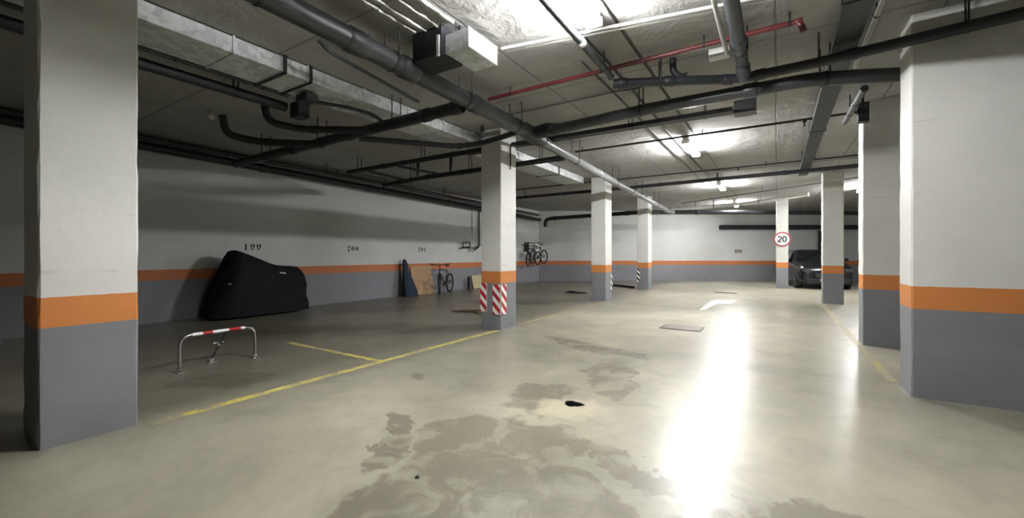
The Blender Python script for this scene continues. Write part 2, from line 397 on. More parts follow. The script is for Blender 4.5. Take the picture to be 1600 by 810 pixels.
pipe('drain_pipe', 'thick grey cross pipe running right from the big junction across the aisle', 'pipe',
     [(-3.02, 5.60, 3.16), (-1.4, 5.45, 3.17), (.3, 5.40, 3.15), (.9, 5.75, 3.18), (1.5, 6.1, 3.2), (4.5, 6.1, 3.2)], .072, 'pvc', .2, (.03, .36, .6, .8), (.2, .45, .63))
t_ = thing('pipe_junction', 'large dark junction fitting where the drain pipes cross beside the middle pillar', 'pipe fitting', (-3.16, 5.66, 3.16), 'pipes and conduits under the ceiling')
bm = new(); add_tube(bm, [(-3.19, 5.38, 3.165), (-3.19, 5.5, 3.16), (-3.18, 5.8, 3.14), (-3.18, 5.9, 3.13)], .1, 16, 0, radii=[.105, .125, .115, .09]); obj('junction_body', bm, 'pvc_dark', t_, True)
bm = new(); add_tube(bm, [(-3.1, 5.62, 3.18), (-2.92, 5.61, 3.19), (-2.8, 5.6, 3.18)], .1, 14, 0, radii=[.1, .105, .085]); obj('branch_socket', bm, 'pvc_dark', t_, True)
CB = pipe('drain_pipe', 'dark cross pipe with a swept branch, passing high at the right towards the huge pillar', 'pipe',
     [(-1.58, 4.66, 3.26), (-.80, 4.98, 3.24), (-.38, 5.17, 3.22), (.3, 5.16, 3.22), (1.6, 5.06, 3.25), (3.4, 4.95, 3.28)], .05, 'pvc_dark', .2, (.02, .12, .24, .3, .45), (.1, .4, .6))
bm = new(); add_tube(bm, [(-.98, 4.9, H-.01), (-.98, 4.9, 3.32), (-.80, 4.99, 3.24), (-.4, 5.16, 3.23)], .036, 12, .12); obj('branch_elbow', bm, 'pvc_dark', CB, True)
pipe('drain_pipe', 'medium grey pipe with a white collar coming from the brightest lamp', 'pipe',
     [(-1.56, -1.5, 3.42), (-1.58, 4.5, 3.32), (-1.58, 4.58, 3.30)], .036, 'pvc', .08, (.86,), (.75, .96), collar_mat='white_tube')
pipe('drain_pipe', 'dark pipe dropping in from the top right, ending in a round elbow', 'pipe',
     [(-.30, -2.0, 3.36), (-.30, 4.93, 3.27), (-.29, 5.03, 3.14)], .058, 'pvc', .1, (.9, .985), (.7, .93))
pipe('conduit', 'slim grey conduit beside the elbowed pipe at the top right', 'pipe', [(-.43, -2.0, 3.42), (-.43, 4.35, 3.34), (-.42, 4.70, 3.32)], .02, 'pvc_light', .1, (), (.8,))
pipe('sprinkler_pipe', 'dark red pipe crossing above the aisle with a short elbow at its right end', 'pipe',
     [(-3.3, 4.61, 3.41), (.17, 4.55, 3.40), (.205, 4.55, 3.30)], .025, 'red_pipe', .05, (.6, .97), (.1, .45, .75, .95))
pipe('conduit', 'bright white conduit pair starting at the duct end and crossing under the lamp', 'pipe',
     [(-2.41, 3.60, 3.44), (2.6, 4.54, 3.44)], .014, 'white_tube', 0, (.3, .56), (), hr=.004)
pipe('conduit', 'thinner white conduit running just behind the bright one', 'pipe', [(-2.41, 3.68, 3.445), (2.6, 4.62, 3.445)], .010, 'white_tube', 0)
pipe('cable', 'thin grey cable crossing the ceiling behind the dark red pipe', 'cable', [(-3.6, 5.46, 3.48), (-1.75, 5.45, 3.48), (-1.6, 5.5, 3.48), (-.9, 5.35, 3.48)], .009, 'cable', .05)
pipe('conduit', 'long grey conduit feeding the aisle lamps', 'pipe', [(-1.62, 3.6, 3.475), (-1.62, 15.2, 3.475)], .013, 'pvc', 0, (.2, .4, .6))
pipe('cable', 'thin cable along the ceiling left of the lamp conduit', 'cable', [(-1.86, 4.4, 3.485), (-1.86, 14.0, 3.485)], .008, 'cable', 0)
pipe('cable', 'thin cable along the ceiling right of the lamp conduit', 'cable', [(-1.28, 2.2, 3.485), (-1.28, 8.0, 3.485)], .008, 'cable', 0)
SP = pipe('sprinkler_pipe', 'thin black pipe crossing just before the middle lamp', 'pipe', [(-3.5, 7.95, 3.42), (4.5, 8.0, 3.42)], .019, 'black_metal', 0, (), (.02, .3, .5))
bm = new(); add_lathe(bm, [(.03, .03), (.03, 0), (.012, -.01), (.012, -.05), (.022, -.055), (.022, -.062), (.001, -.065)], 10, Matrix.Translation((.36, 7.97, 3.375))); obj('sprinkler_nozzle', bm, 'black_metal', SP, True)
pipe('conduit', 'thin black conduit before the thicker far cross pipe', 'pipe', [(-8.4, 11.55, 3.42), (4.0, 11.4, 3.42)], .017, 'black_metal', 0, (), (.1, .4, .66))
pipe('drain_pipe', 'dark far cross pipe in front of the last aisle lamp', 'pipe', [(-8.6, 12.12, 3.24), (-3.9, 12.05, 3.25), (6.0, 11.7, 3.28)], .048, 'pvc_dark', 0, (.2, .4, .6, .75), (.1, .3, .5, .7))
pipe('conduit', 'pale conduit alongside the dark far cross pipe', 'pipe', [(-1.4, 11.82, 3.44), (4.5, 11.62, 3.44)], .035, 'pvc_light', 0, (.3,), (.1, .5))
pipe('cable', 'thin slanting black cable near the far end of the ceiling', 'cable', [(-3.2, 17.55, 3.34), (-.9, 16.1, 3.36), (1.0, 14.85, 3.36), (2.4, 14.0, 3.38)], .014, 'black_metal', 0, (), (.2, .5, .8))
pipe('drain_pipe', 'pale brightly lit pipe spanning the far end above the speed sign', 'pipe', [(-4.3, 18.3, 3.16), (-1.0, 18.2, 3.26), (.3, 17.5, 3.30), (.9, 17.2, 3.34)], .062, 'white_tube', .3, (.3, .6), (.1, .4, .7))
pipe('drain_pipe', 'thick black pipe low under the ceiling at the far left end', 'pipe', [(-9.2, 17.45, 2.62), (-9.2, 17.45, 2.95), (-8.9, 17.4, 3.0), (-4.8, 17.0, 3.02), tuple(onz(1100, 332, 3.04)), tuple(onz(1240, 332.5, 3.05)), tuple(onz(1350, 333.5, 3.05))], .085, 'pvc_dark', .15, (.06, .3, .5), (.2, .5, .8))
pipe('drain_pipe', 'dark upper pipe of the pair left of the middle pillar', 'pipe', [(-8.4, 6.16, 3.22), (-4.8, 6.2, 3.24), (-4.5, 6.2, 3.24)], .05, 'pvc_dark', 0, (.3, .8), (.1, .6))
pipe('drain_pipe', 'dark lower pipe passing behind the middle pillar towards the pale pipe', 'pipe', [(-8.2, 7.02, 3.02), (-6.8, 7.04, 3.08), (-3.34, 7.08, 3.11)], .052, 'pvc_dark', .2, (.1, .3, .5, .75, .98), (.2, .55, .9))
for k, (x, lab) in enumerate(((-7.05, 'left'), (-6.05, 'right'))):
    pipe('drain_pipe', 'short upright stub of the dark pipe pair, the %s one' % lab, 'pipe', [(x, 7.04, 3.14), (x, 7.04, H-.005)], .035, 'pvc_dark', 0, (.3,), ())
pipe('drain_pipe', 'slanting dark pipe between the two upright stubs', 'pipe', [(-6.95, 6.20, 3.23), (-6.35, 7.02, 3.10)], .028, 'pvc_dark')
pipe('drain_pipe', 'slanting dark pipe left of both upright stubs', 'pipe', [(-7.9, 6.18, 3.23), (-7.4, 7.02, 3.06)], .028, 'pvc_dark')
pipe('drain_pipe', 'dark arched pipe curving over the front of the middle pillar', 'pipe', [(-5.6, 4.3, 3.15), (-4.75, 5.68, 3.21), (-4.4, 5.84, 3.24), (-3.95, 5.80, 3.26), (-3.42, 5.55, 3.22)], .045, 'pvc_dark', .3, (.3, .55))
pipe('drain_pipe', 'short upright grey pipe just in front of the middle pillar top', 'pipe', [(-4.22, 5.72, 3.30), (-4.22, 5.72, H-.003)], .035, 'pvc', 0, (.5,))
pipe('conduit', 'slim grey tube running down the right face of the middle pillar', 'pipe', [(-4.012, 6.28, 3.28), (-4.012, 6.28, 2.83)], .012, 'pvc', 0)
# left wall run
pipe('drain_pipe', 'thick dark drain pipe running along the left wall under the ceiling', 'pipe', [(-9.80, -4.5, 3.44), (-9.80, 18.0, 3.02)], .085, 'pvc_dark', 0, (.3, .42, .55, .7, .85), (.35, .5, .62, .75, .9))
pipe('conduit', 'pale conduit resting just above the thick left wall pipe', 'pipe', [(-9.60, -4.5, 3.475), (-9.60, 8.0, 3.40), (-9.60, 17.8, 3.22)], .022, 'pvc_light', 0, (), (.5, .7, .9))
pipe('sprinkler_pipe', 'dull red pipe beside the thick left wall pipe', 'pipe', [(-9.38, 6.5, 3.36), (-9.38, 14.5, 3.26)], .03, 'red_pipe', 0, (.3, .7), (.2, .5, .8))
pipe('drain_pipe', 'second dark pipe along the left wall, lower and further from it', 'pipe', [(-9.10, -4.5, 3.36), (-9.10, 7.5, 3.26), (-9.10, 16.6, 3.10)], .05, 'pvc_dark', 0, (.4, .6, .8), (.3, .5, .7, .9))
pipe('conduit', 'thin dark downpipe on the left wall beside the middle pillar', 'pipe', [(-9.98, 13.3, 3.1), (-9.98, 13.3, 1.62), (-9.97, 13.0, 1.50)], .03, 'pvc_dark', .1)
pipe('conduit', 'thin pale downpipe on the left wall left of the dark one', 'pipe', [(-10.0, 12.9, 3.2), (-10.0, 12.9, 1.95)], .02, 'pvc_light', 0)
# left bay pipes
for pts, r_ in (([(-6.0, 3.05, 3.42), (-6.0, 3.1, 3.16), (-5.75, 3.45, 3.10), (-4.95, 3.98, 3.10)], .05),
                ([(-7.1, 3.0, 3.42), (-7.1, 3.05, 3.14), (-6.9, 3.4, 3.08), (-6.1, 4.0, 3.06)], .055),
                ([(-4.95, 3.12, 3.24), (-4.75, 3.5, 3.24), (-4.66, 3.8, 3.22), (-4.64, 4.0, 3.14)], .024)):
    bm = new(); add_tube(bm, pts, r_, 14, .2); obj('branch_elbow', bm, 'pvc_dark', CL, True)
    if r_ > .03:
        for q in (Vector(pts[2]),): bm = new(); d_ = (Vector(pts[3])-q).normalized(); q = q+d_*.18; add_tube(bm, [q-d_*.05, q+d_*.05], r_*1.16, 14); obj('pipe_collar', bm, 'pvc_dark', CL, True)
pipe('cable_tray', 'dark cable tray running front to back through the left bay', 'cable tray', [(-5.55, -3.0, 3.28), (-5.55, 3.1, 3.28)], .06, 'pvc_dark', 0, (), (.7, .9))
pipe('conduit', 'dull metal conduit beside the tray in the left bay', 'pipe', [(-5.32, -3.0, 3.36), (-5.32, 3.0, 3.36)], .03, 'pvc', 0, (.75, .95), (.8,))
pipe('conduit', 'slanting slim grey tube between the metal duct and the main drain', 'pipe', [(-3.95, 2.55, H-.01), (-3.90, 2.62, 3.40), (-3.95, 3.95, 3.30)], .02, 'pvc', .06)
def junction_box(x, y, z, sx, sy, sz, label, lid='pvc', top=None):
    t_ = thing('junction_box', label, 'junction box', (x, y, z+sz/2), 'electrical boxes under the ceiling')
    bm = new(); add_box(bm, x-sx/2, x+sx/2, y-sy/2, y+sy/2, z-sz/2, z+sz/2, .008); obj('box_body', bm, lid, t_)
    bm = new(); add_box(bm, x-sx*.42, x+sx*.42, y-sy/2-.006, y-sy/2, z-sz*.42, z+sz*.42); obj('box_lid', bm, lid, t_)
    bm = new(); add_tube(bm, [(x, y, z+sz/2), (x, y, top or H)], .014, 8); obj('bracket', bm, 'black_metal', t_)
junction_box(-5.42, 3.22, 3.24, .2, .16, .2, 'dark electrical box at the end of the left bay tray', 'pvc_dark')
junction_box(-4.93, 3.02, 3.24, .22, .16, .09, 'flat dark box under the metal duct in the left bay', 'pvc_dark', top=3.318)
junction_box(-.36, 6.42, 3.28, .26, .22, .17, 'grey box at the right end of the navy cable tray')
junction_box(.98, 7.3, 3.22, .12, .12, .26, 'narrow dark box beside the shaded right pillar', 'pvc_dark')
for (x, y, lab) in ((-5.7, 2.55, 'small pale detector hanging in the left bay by the conduit'), (-7.2, 2.9, 'small pale detector hanging deeper in the left bay')):
    t_ = thing('smoke_detector', lab, 'detector', (x, y, 3.4)); bm = new(); add_lathe(bm, [(.03, 0), (.045, .02), (.045, .05), (.02, .06), (.012, .1), (.012, H-3.35)], 14, Matrix.Translation((x, y, 3.35))); obj('detector_body', bm, 'white_tube', t_, True)
t_ = thing('emergency_light', 'small white emergency light on the ceiling beside the elbowed pipe', 'light fitting', (-.52, 4.95, H))
bm = new(); add_box(bm, -.62, -.42, 4.90, 5.0, 3.40, H, .01); obj('light_body', bm, 'white_paint', t_)
# cable trays (U profile)
def tray(pts, wd, ht, label, mat='pvc_dark', hang=(), lip=True):
    t_ = thing('cable_tray', label, 'cable tray', pts[0], 'cable trays under the ceiling')
    a, b = Vector(pts[0]), Vector(pts[1]); d = (b-a).normalized(); s_ = Vector((-d.y, d.x, 0)); up = Vector((0, 0, 1))
    bm = new(); prof = [(-wd/2, ht), (-wd/2, 0), (wd/2, 0), (wd/2, ht), (wd/2-.006, ht), (wd/2-.006, .006), (-wd/2+.006, .006), (-wd/2+.006, ht)]
    add_prism(bm, prof, lambda x, y, e: (b if e else a)+s_*x+up*y, 0, 1); obj('tray_channel', bm, mat, t_)
    for k in range(3):
        bm = new(); o_ = s_*(wd*(-.25+.25*k))+up*.022; add_tube(bm, [a+o_, b+o_], .014, 8); obj('tray_cable', bm, 'cable', t_, True)
    for u in hang:
        p = a+(b-a)*u; bm = new()
        add_prism(bm, [(-.012, -.006), (.012, -.006), (.012, 0), (-.012, 0)], lambda x, y, e: p+d*x+up*y+s_*e, -wd/2-.02, wd/2+.02)
        for k in (-1, 1): q = p+s_*k*(wd/2+.013); add_tube(bm, [q, Vector((q.x, q.y, H))], .006, 6)
        obj('tray_hanger', bm, 'black_metal', t_)
tray([(-3.98, 6.33, 3.235), (-.5, 6.40, 3.235)], .17, .06, 'navy black cable tray crossing behind the thick grey pipe', hang=(.3, .6, .9))
tray([(.56, -2.0, 3.33), (.56, 13.0, 3.33)], .20, .06, 'dark cable tray running front to back near the right pillars', hang=(.42, .55, .7, .85))
pipe('conduit', 'pale slim pipe running beside the right cable tray', 'pipe', [(.74, -2.0, 3.40), (.74, 6.0, 3.40)], .022, 'pvc_light', 0, (.8,), (.85,))
pipe('conduit', 'short grey slanting pipe by the shaded right pillar top', 'pipe', [(.86, 6.3, 3.24), (.84, 7.75, 3.24)], .04, 'pvc', 0, (.4,), (.7,))
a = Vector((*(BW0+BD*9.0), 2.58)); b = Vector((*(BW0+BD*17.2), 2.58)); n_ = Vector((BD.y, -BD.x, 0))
bm = new(); add_prism(bm, [(0, 0), (.26, 0), (.26, .20), (0, .20)], lambda x, y, e: (b if e else a)+n_*(x+.002)+Vector((0, 0, y)), 0, 1)  # plain dark bar run along the upper back wall
tag(obj('wall_bar', bm, 'pvc_dark'), 'long dark bar along the back wall behind the speed sign pillar', 'duct')
# galvanised ducts
t_ = thing('ventilation_duct', 'long galvanised metal duct running front to back just left of the pillars', 'duct', (-4.88, -4.5, 3.32))
bm = new(); add_box(bm, -5.18, -4.59, -4.6, 11.0, 3.32, 3.485, .004); obj('duct_body', bm, 'galv', t_)
for k in range(20):
    y = -4.2+k*.78; bm = new(); add_box(bm, -5.19, -4.58, y-.010, y+.010, 3.31, 3.495); obj('duct_flange', bm, 'galv', t_)
for y in (-.5, 2.55, 2.85, 4.6, 6.6, 9.4):
    bm = new()
    for x in (-5.20, -4.57): add_box(bm, x-.006, x+.006, y-.016, y+.016, 3.30, H)
    add_box(bm, -5.206, -4.564, y-.016, y+.016, 3.297, 3.307); obj('duct_hanger', bm, 'black_metal', t_)
# short branch duct near the lamp
t_ = thing('branch_duct', 'short branch duct with a bright square end under the ceiling near the nearest lamp', 'duct', (-2.8, 3.3, H))
bm = new(); add_box(bm, -3.08, -2.70, 3.00, 3.32, 3.22, H, .003); obj('duct_sleeve', bm, 'pvc_dark', t_)
bm = new(); add_box(bm, -2.70, -2.42, 3.06, 3.52, 3.24, 3.42, .003); obj('duct_end_box', bm, 'galv', t_)
bm = new(); add_box(bm, -2.42, -2.412, 3.055, 3.525, 3.235, 3.425); obj('grille_plate', bm, 'white_paint', t_)
bm = new(); add_box(bm, -2.745, -2.715, 2.98, 3.0, 3.2, 3.40, .003); obj('flange_strip', bm, 'white_tube', t_)
for y in (3.12, 3.46):
    bm = new(); add_box(bm, -2.58, -2.56, y-.01, y+.01, 3.42, H); obj('duct_hanger', bm, 'black_metal', t_)
# ribbed recess patch in the ceiling
t_ = thing('ceiling_rib_patch', 'group of pale raised mortar ribs on the ceiling before the branch duct', 'concrete ribs', (-2.85, 2.5, H))
for k, (x, y0, y1) in enumerate(((-2.58, 2.28, 3.02), (-2.74, 2.2, 3.05), (-2.90, 2.2, 3.0), (-3.0, 2.3, 2.95))):
    n = 14; rr = random.Random(k); pts = [(x+rr.uniform(-1, 1)*.008, y0+(y1-y0)*i/n, H-.004) for i in range(n+1)]
    bm = new(); add_tube(bm, pts, .016, 7, 0, radii=[.014+rr.random()*.014 for _ in pts]); obj('mortar_rib', bm, 'ceiling', t_, True)
# ------------------------------------------------------------------ hazard strips on pillars
def hazard(fn, wd, ht, label, grp, c1='hazard_white', c2='hazard_red', pitch=.185, flip=1, name='hazard_strip'):
    """fn(u, v, d): u along width, v up, d outwards"""
    t_ = thing(name, label, 'warning strip', fn(wd/2, 0, 0), grp)
    bm = new(); add_prism(bm, [(0, 0), (wd, 0), (wd, ht), (0, ht)], fn, 0.001, .012); obj('backing_sheet', bm, c1, t_)
    k = -2
    while k*pitch < ht+wd*2:
        y0 = k*pitch; sl = 1.0*wd; band = pitch*.5
        poly = [(0, y0+(sl if flip > 0 else 0)), (wd, y0+(0 if flip > 0 else sl)), (wd, y0+band+(0 if flip > 0 else sl)), (0, y0+band+(sl if flip > 0 else 0))]
        # clip to the strip height
        def clip(P, lim, sign):
            out = []
            for i in range(len(P)):
                a_, b_ = P[i], P[(i+1) % len(P)]; ia = sign*(a_[1]-lim) <= 0; ib = sign*(b_[1]-lim) <= 0
                if ia: out.append(a_)
                if ia != ib: u = (lim-a_[1])/(b_[1]-a_[1]); out.append((a_[0]+(b_[0]-a_[0])*u, lim))
            return out
        P = clip(clip(poly, ht, 1), 0, -1)
        if len(P) >= 3: bm = new(); add_prism(bm, P, fn, .012, .0135); obj('diagonal_stripe', bm, c2, t_)
        k += 1
GRP = 'striped warning strips on the middle pillar'
hazard(lambda u, v, d: Vector((-4.455+u, 5.985-d, .30+v)), .135, .50, 'red and white strip on the front left edge of the middle pillar', GRP)
hazard(lambda u, v, d: Vector((-4.185+u, 5.985-d, .265+v)), .155, .52, 'red and white strip on the front right edge of the middle pillar', GRP)
hazard(lambda u, v, d: Vector((-4.024+d, 5.99+u, .265+v)), .16, .52, 'red and white strip on the side face of the middle pillar', GRP)
hazard(lambda u, v, d: Vector((-4.062+d, 11.72+u, .30+v)), .13, .50, 'dark and white strip at the rear edge of the second row pillar', 'dark striped warning strips', c2='ink')
hazard(lambda u, v, d: Vector((-4.482+u, 15.925-d, .28+v)), .11, .50, 'black and white strip on the foot of the slim far pillar', 'dark striped warning strips', c2='ink')
# ------------------------------------------------------------------ speed sign
t_ = thing('speed_limit_sign', 'round white sign with red ring reading 20 on the far white pillar', 'road sign', (.17, 19.24, 1.91))
SC = Vector((.17, 19.215, 1.91)); RS = .285
MT = Matrix.Translation(SC) @ Matrix.Rotation(PI/2, 4, 'X')
bm = new(); add_lathe(bm, [(.001, 0), (RS, 0), (RS, -.012), (.001, -.012)], 40, MT); obj('sign_plate', bm, 'white_paint', t_)
bm = new(); add_lathe(bm, [(RS*.83, .001), (RS*.99, .001), (RS*.99, .004), (RS*.83, .004), (RS*.83, .001)], 40, MT); obj('red_ring', bm, 'hazard_red', t_)
bm = new(); add_box(bm, .15, .19, 19.227, 19.25, 1.72, 2.10); obj('mounting_rail', bm, 'steel', t_)
def ribbon(bm, pts, wds, fn, d0, d1):
    P = [Vector(p) for p in pts]; n = len(P)
    L, R_ = [], []
    for i in range(n):
        tn = (P[min(i+1, n-1)]-P[max(i-1, 0)]).normalized(); nn = Vector((-tn.y, tn.x)); w_ = (wds[i] if isinstance(wds, (list, tuple)) else wds)/2
        L.append(P[i]+nn*w_); R_.append(P[i]-nn*w_)
    for i in range(n-1):
        q = [L[i], L[i+1], R_[i+1], R_[i]]
        a_ = [bm.verts.new(fn(p.x, p.y, d0)) for p in q]; b_ = [bm.verts.new(fn(p.x, p.y, d1)) for p in q]
        bm.faces.new(a_); bm.faces.new(list(reversed(b_)))
        for k in range(4): bm.faces.new((a_[k], a_[(k+1) % 4], b_[(k+1) % 4], b_[k]))
def arc(cx, cy, rx, ry, a0, a1, n=14): return [(cx+rx*math.cos(math.radians(a0+(a1-a0)*k/n)), cy+ry*math.sin(math.radians(a0+(a1-a0)*k/n))) for k in range(n+1)]
def sans(bm, ch, ox, oy, s_, fn, d0, d1, wd=.17):
    if ch == '0': st = [arc(.3, .5, .22, .41, 0, 360, 28)]
    elif ch == '2': st = [arc(.3, .68, .22, .23, 165, -35, 14)+[(.08, .09), (.08, .09)], [(.04, .085), (.56, .085)]]
    for p in st: ribbon(bm, [(ox+x*s_, oy+y*s_) for x, y in p if True], wd*s_, fn, d0, d1)
def sgn(u, v, d): return SC+Vector((u, -d, v))
for k, ch in enumerate('20'):
    bm = new(); sans(bm, ch, -.158+k*.160, -.118, .25, sgn, .001, .005); obj('numeral', bm, 'ink', t_)
# ------------------------------------------------------------------ stencilled bay numbers on the left wall
def stencil(bm, ch, ox, oy, s_, fn):
    def cres(cx, cy, rx, ry, th, a0, a1):
        ps = arc(cx, cy, rx, ry, a0, a1, 12); n = len(ps)
        return ps, [th*(.35+.75*math.sin(PI*k/(n-1))) for k in range(n)]
    S = []
    if ch == '0': S = [cres(.26, .5, .17, .42, .17, 105, 255), cres(.34, .5, .17, .42, .17, 75, -75)]
    elif ch == '9': S = [cres(.26, .66, .15, .28, .15, 105, 255), cres(.33, .60, .19, .34, .18, 80, -40), ([(.42, .36), (.36, .14), (.22, .08)], [.15, .1, .06]), (arc(.17, .17, .05, .06, 0, 360, 10), .07)]
    elif ch == '1': S = [([(.30, .06), (.30, .97)], .19), ([(.12, .80), (.24, .92)], [.04, .1]), ([(.12, .035), (.48, .035)], .07)]
    elif ch == '2': S = [(arc(.17, .72, .05, .05, 0, 360, 10), .09), cres(.31, .70, .18, .25, .17, 130, -45), ([(.38, .46), (.24, .28), (.12, .12)], [.12, .08, .06]), ([(.08, .08), (.52, .08)], .15), ([(.50, .08), (.54, .28)], [.1, .03])]
    for ps, wd in S:
        wd = [q*s_*1.3 for q in wd] if isinstance(wd, list) else wd*s_*1.2
        ribbon(bm, [(ox+x*s_, oy+y*s_) for x, y in ps], wd, fn, 0.0005, .003)
for num, y, lab in (('199', 4.67, 'above the covered motorcycle'), ('200', 7.33, 'alone on the wall between two bays'), ('201', 10.03, 'above the leaning bicycle'), ('202', 12.66, 'under the wire loop beside the middle pillar')):
    t_ = thing('bay_number', 'black stencilled number %s %s' % (num, lab), 'wall number', (XL+.001, y+.2, 1.41), 'stencilled bay numbers on the left wall')
    for k, ch in enumerate(num):
        bm = new(); stencil(bm, ch, y+k*.137, 1.405, .150, lambda u, v, d: Vector((XL+d, u, v))); obj('numeral', bm, 'ink', t_)
# back wall small plate
c0 = Vector(_w((1148-800)/FPX, 20.87)); p0 = BW0+BD*((c0-BW0).dot(BD))
t_ = thing('wall_plate', 'small grey lettered plate alone on the back wall left of the speed sign', 'plate', (p0.x, p0.y, 1.4))
fnb = lambda u, v, d: Vector((p0.x+BD.x*u+n_.x*d, p0.y+BD.y*u+n_.y*d, v))
bm = new(); add_prism(bm, [(0, 1.40), (.37, 1.40), (.37, 1.57), (0, 1.57)], fnb, .001, .012); obj('plate_sheet', bm, 'cover_plate', t_)
for r_ in (0, 1):
    bm = new()
    for k in range(6): add_prism(bm, [(.03+k*.053, 1.42+r_*.07), (.062+k*.053, 1.42+r_*.07), (.062+k*.053, 1.465+r_*.07), (.03+k*.053, 1.465+r_*.07)], fnb, .012, .014)
    obj('lettering_row', bm, 'pvc_light', t_)
# ------------------------------------------------------------------ floor markings
def marking(name, label, cat, poly, mat, z=.0025, group=None):
    bm = new(); add_prism(bm, poly, lambda x, y, d: (x, y, d), .0003, z); return tag(obj(name, bm, mat), label, cat, group)
def wavy(x0, y0, x1, y1, wd, seed, n=40):
    r_ = random.Random(seed); a_ = Vector((x0, y0)); b_ = Vector((x1, y1)); d = (b_-a_).normalized(); s_ = Vector((-d.y, d.x)); A, B = [], []
    for i in range(n+1):
        p = a_+(b_-a_)*i/n; A.append(tuple(p+s_*(wd/2+r_.uniform(-1, 1)*.005))); B.append(tuple(p-s_*(wd/2+r_.uniform(-1, 1)*.005)))
    return A+B[::-1]
YG = 'yellow parking lines'
marking('yellow_line', 'long yellow line on the floor between the left and middle pillars', 'floor line', wavy(-4.07, 1.22, -4.07, 5.95, .09, 1), 'yellow', group=YG)
marking('yellow_line', 'short yellow line branching left off the long one towards the wall', 'floor line', wavy(-4.11, 3.45, -6.1, 3.46, .08, 2), 'yellow', group=YG)
marking('yellow_line', 'faded line on the floor running past the right pillars', 'floor line', wavy(1.0, 5.7, 1.0, 13.8, .085, 3), 'yellow_faded', group=YG)
marking('yellow_line', 'very faint line on the floor behind the middle pillar', 'floor line', wavy(-4.07, 6.6, -4.07, 11.2, .07, 4), 'yellow_faded', group=YG)
A = [onz(*p) for p in [(1093, 484.5), (1102, 484.5), (1121, 474.5), (1143, 475), (1152, 469.5), (1118, 469), (1108, 473)]]
marking('road_arrow', 'white bent arrow marking painted on the aisle floor', 'floor marking', [(p.x, p.y) for p in A], 'road_white')
t_ = thing('drain_hole', 'small black irregular hole broken in the concrete floor amid the stains', 'hole', (DR.x, DR.y, -.1))
bm = new(); a_ = [bm.verts.new(((hole_pt(k)[0]-DR.x)*.97+DR.x, (hole_pt(k)[1]-DR.y)*.97+DR.y, -.006)) for k in range(22)]; b_ = [bm.verts.new(((hole_pt(k)[0]-DR.x)*.9+DR.x, (hole_pt(k)[1]-DR.y)*.9+DR.y, -.115)) for k in range(22)]
for k in range(22): bm.faces.new((a_[k], a_[(k+1) % 22], b_[(k+1) % 22], b_[k]))
bm.faces.new(b_); obj('hole_lining', bm, 'black_hole', t_)
# manhole cover and grates
CV = [onz(*p) for p in [(1033, 514), (1090, 517.5), (1099, 511.5), (1036, 506)]]
t_ = thing('access_cover', 'rectangular grey metal access cover set in the aisle floor', 'floor cover', (CV[0].x, CV[0].y, 0))
bm = new(); add_prism(bm, [(-1.77, 7.66), (-1.09, 7.66), (-1.09, 8.18), (-1.77, 8.18)], lambda x, y, d: (x, y, d), .0005, .006); obj('cover_frame', bm, 'black_metal', t_)
bm = new(); add_prism(bm, [(-1.755, 7.675), (-1.105, 7.675), (-1.105, 8.165), (-1.755, 8.165)], lambda x, y, d: (x, y, d), .006, .010); obj('cover_plate', bm, 'cover_plate', t_)
t_ = thing('floor_grate', 'narrow dark drain grate in the floor beyond the white arrow', 'floor grate', (-1.5, 16.0, 0))
bm = new(); add_box(bm, -1.85, -1.15, 15.9, 16.15, .0005, .004); obj('grate_pit', bm, 'black_hole', t_)
for k in range(9): bm = new(); add_box(bm, -1.83+k*.08, -1.80+k*.08, 15.91, 16.14, .004, .010); obj('grate_bar', bm, 'black_metal', t_)
t_ = thing('floor_bolt', 'tiny dark bolt stub in the floor in front of the stain', 'bolt', (-1.77, 1.76, 0))
bm = new(); add_lathe(bm, [(.014, .0), (.014, .006), (.008, .008), (.008, .012), (.001, .012)], 10, Matrix.Translation((-1.77, 1.76, .0003))); obj('bolt_head', bm, 'black_metal', t_, True)
# ------------------------------------------------------------------ hoop parking barrier
t_ = thing('parking_barrier', 'steel hoop parking barrier with white top and red bands near the left pillar', 'parking barrier', (-5.57, 2.3, 0))
ya, yb, hx, hz = 1.93, 2.72, -5.57, .40
full = rounded([(hx, ya, .012), (hx, ya, hz), (hx, yb, hz), (hx, yb, .012)], .13, 8)
k1 = next(i for i, p in enumerate(full) if p.y > ya+.10); k2 = max(i for i, p in enumerate(full) if p.y < yb-.10)
bm = new(); add_tube(bm, full, .017, 12); obj('hoop_tube', bm, 'steel', t_, True)
def sleeve(y0, y1, mat, nm): bm = new(); add_tube(bm, [(hx, y0, hz), (hx, y1, hz)], .0185, 12); obj(nm, bm, mat, t_, True)
sleeve(ya+.12, yb-.12, 'white_paint', 'white_sleeve')
for y0, y1 in ((ya+.22, ya+.32), (yb-.30, yb-.17)):
    bm = new(); add_tube(bm, [(hx, y0, hz), (hx, y1, hz)], .0195, 12); obj('red_band', bm, 'red_paint', t_, True)
for y in (ya, yb):
    bm = new(); add_box(bm, hx-.05, hx+.05, y-.035, y+.035, .001, .012, .003); add_lathe(bm, [(.026, .012), (.026, .05), (.018, .055)], 12, Matrix.Translation((hx, y, 0))); fo = obj('foot_plate', bm, 'chrome', t_)
    bm = new()
    for s_ in (-1, 1): add_lathe(bm, [(.009, .012), (.009, .022), (.001, .022)], 6, Matrix.Translation((hx+s_*.038, y, 0)))
    obj('anchor_bolt', bm, 'black_metal', fo)
bm = new(); add_tube(bm, [(-5.80, 2.33, .03), (-5.70, 2.37, .2), (-5.585, 2.41, .385)], .011, 10); st_ = obj('support_leg', bm, 'pvc', t_, True)
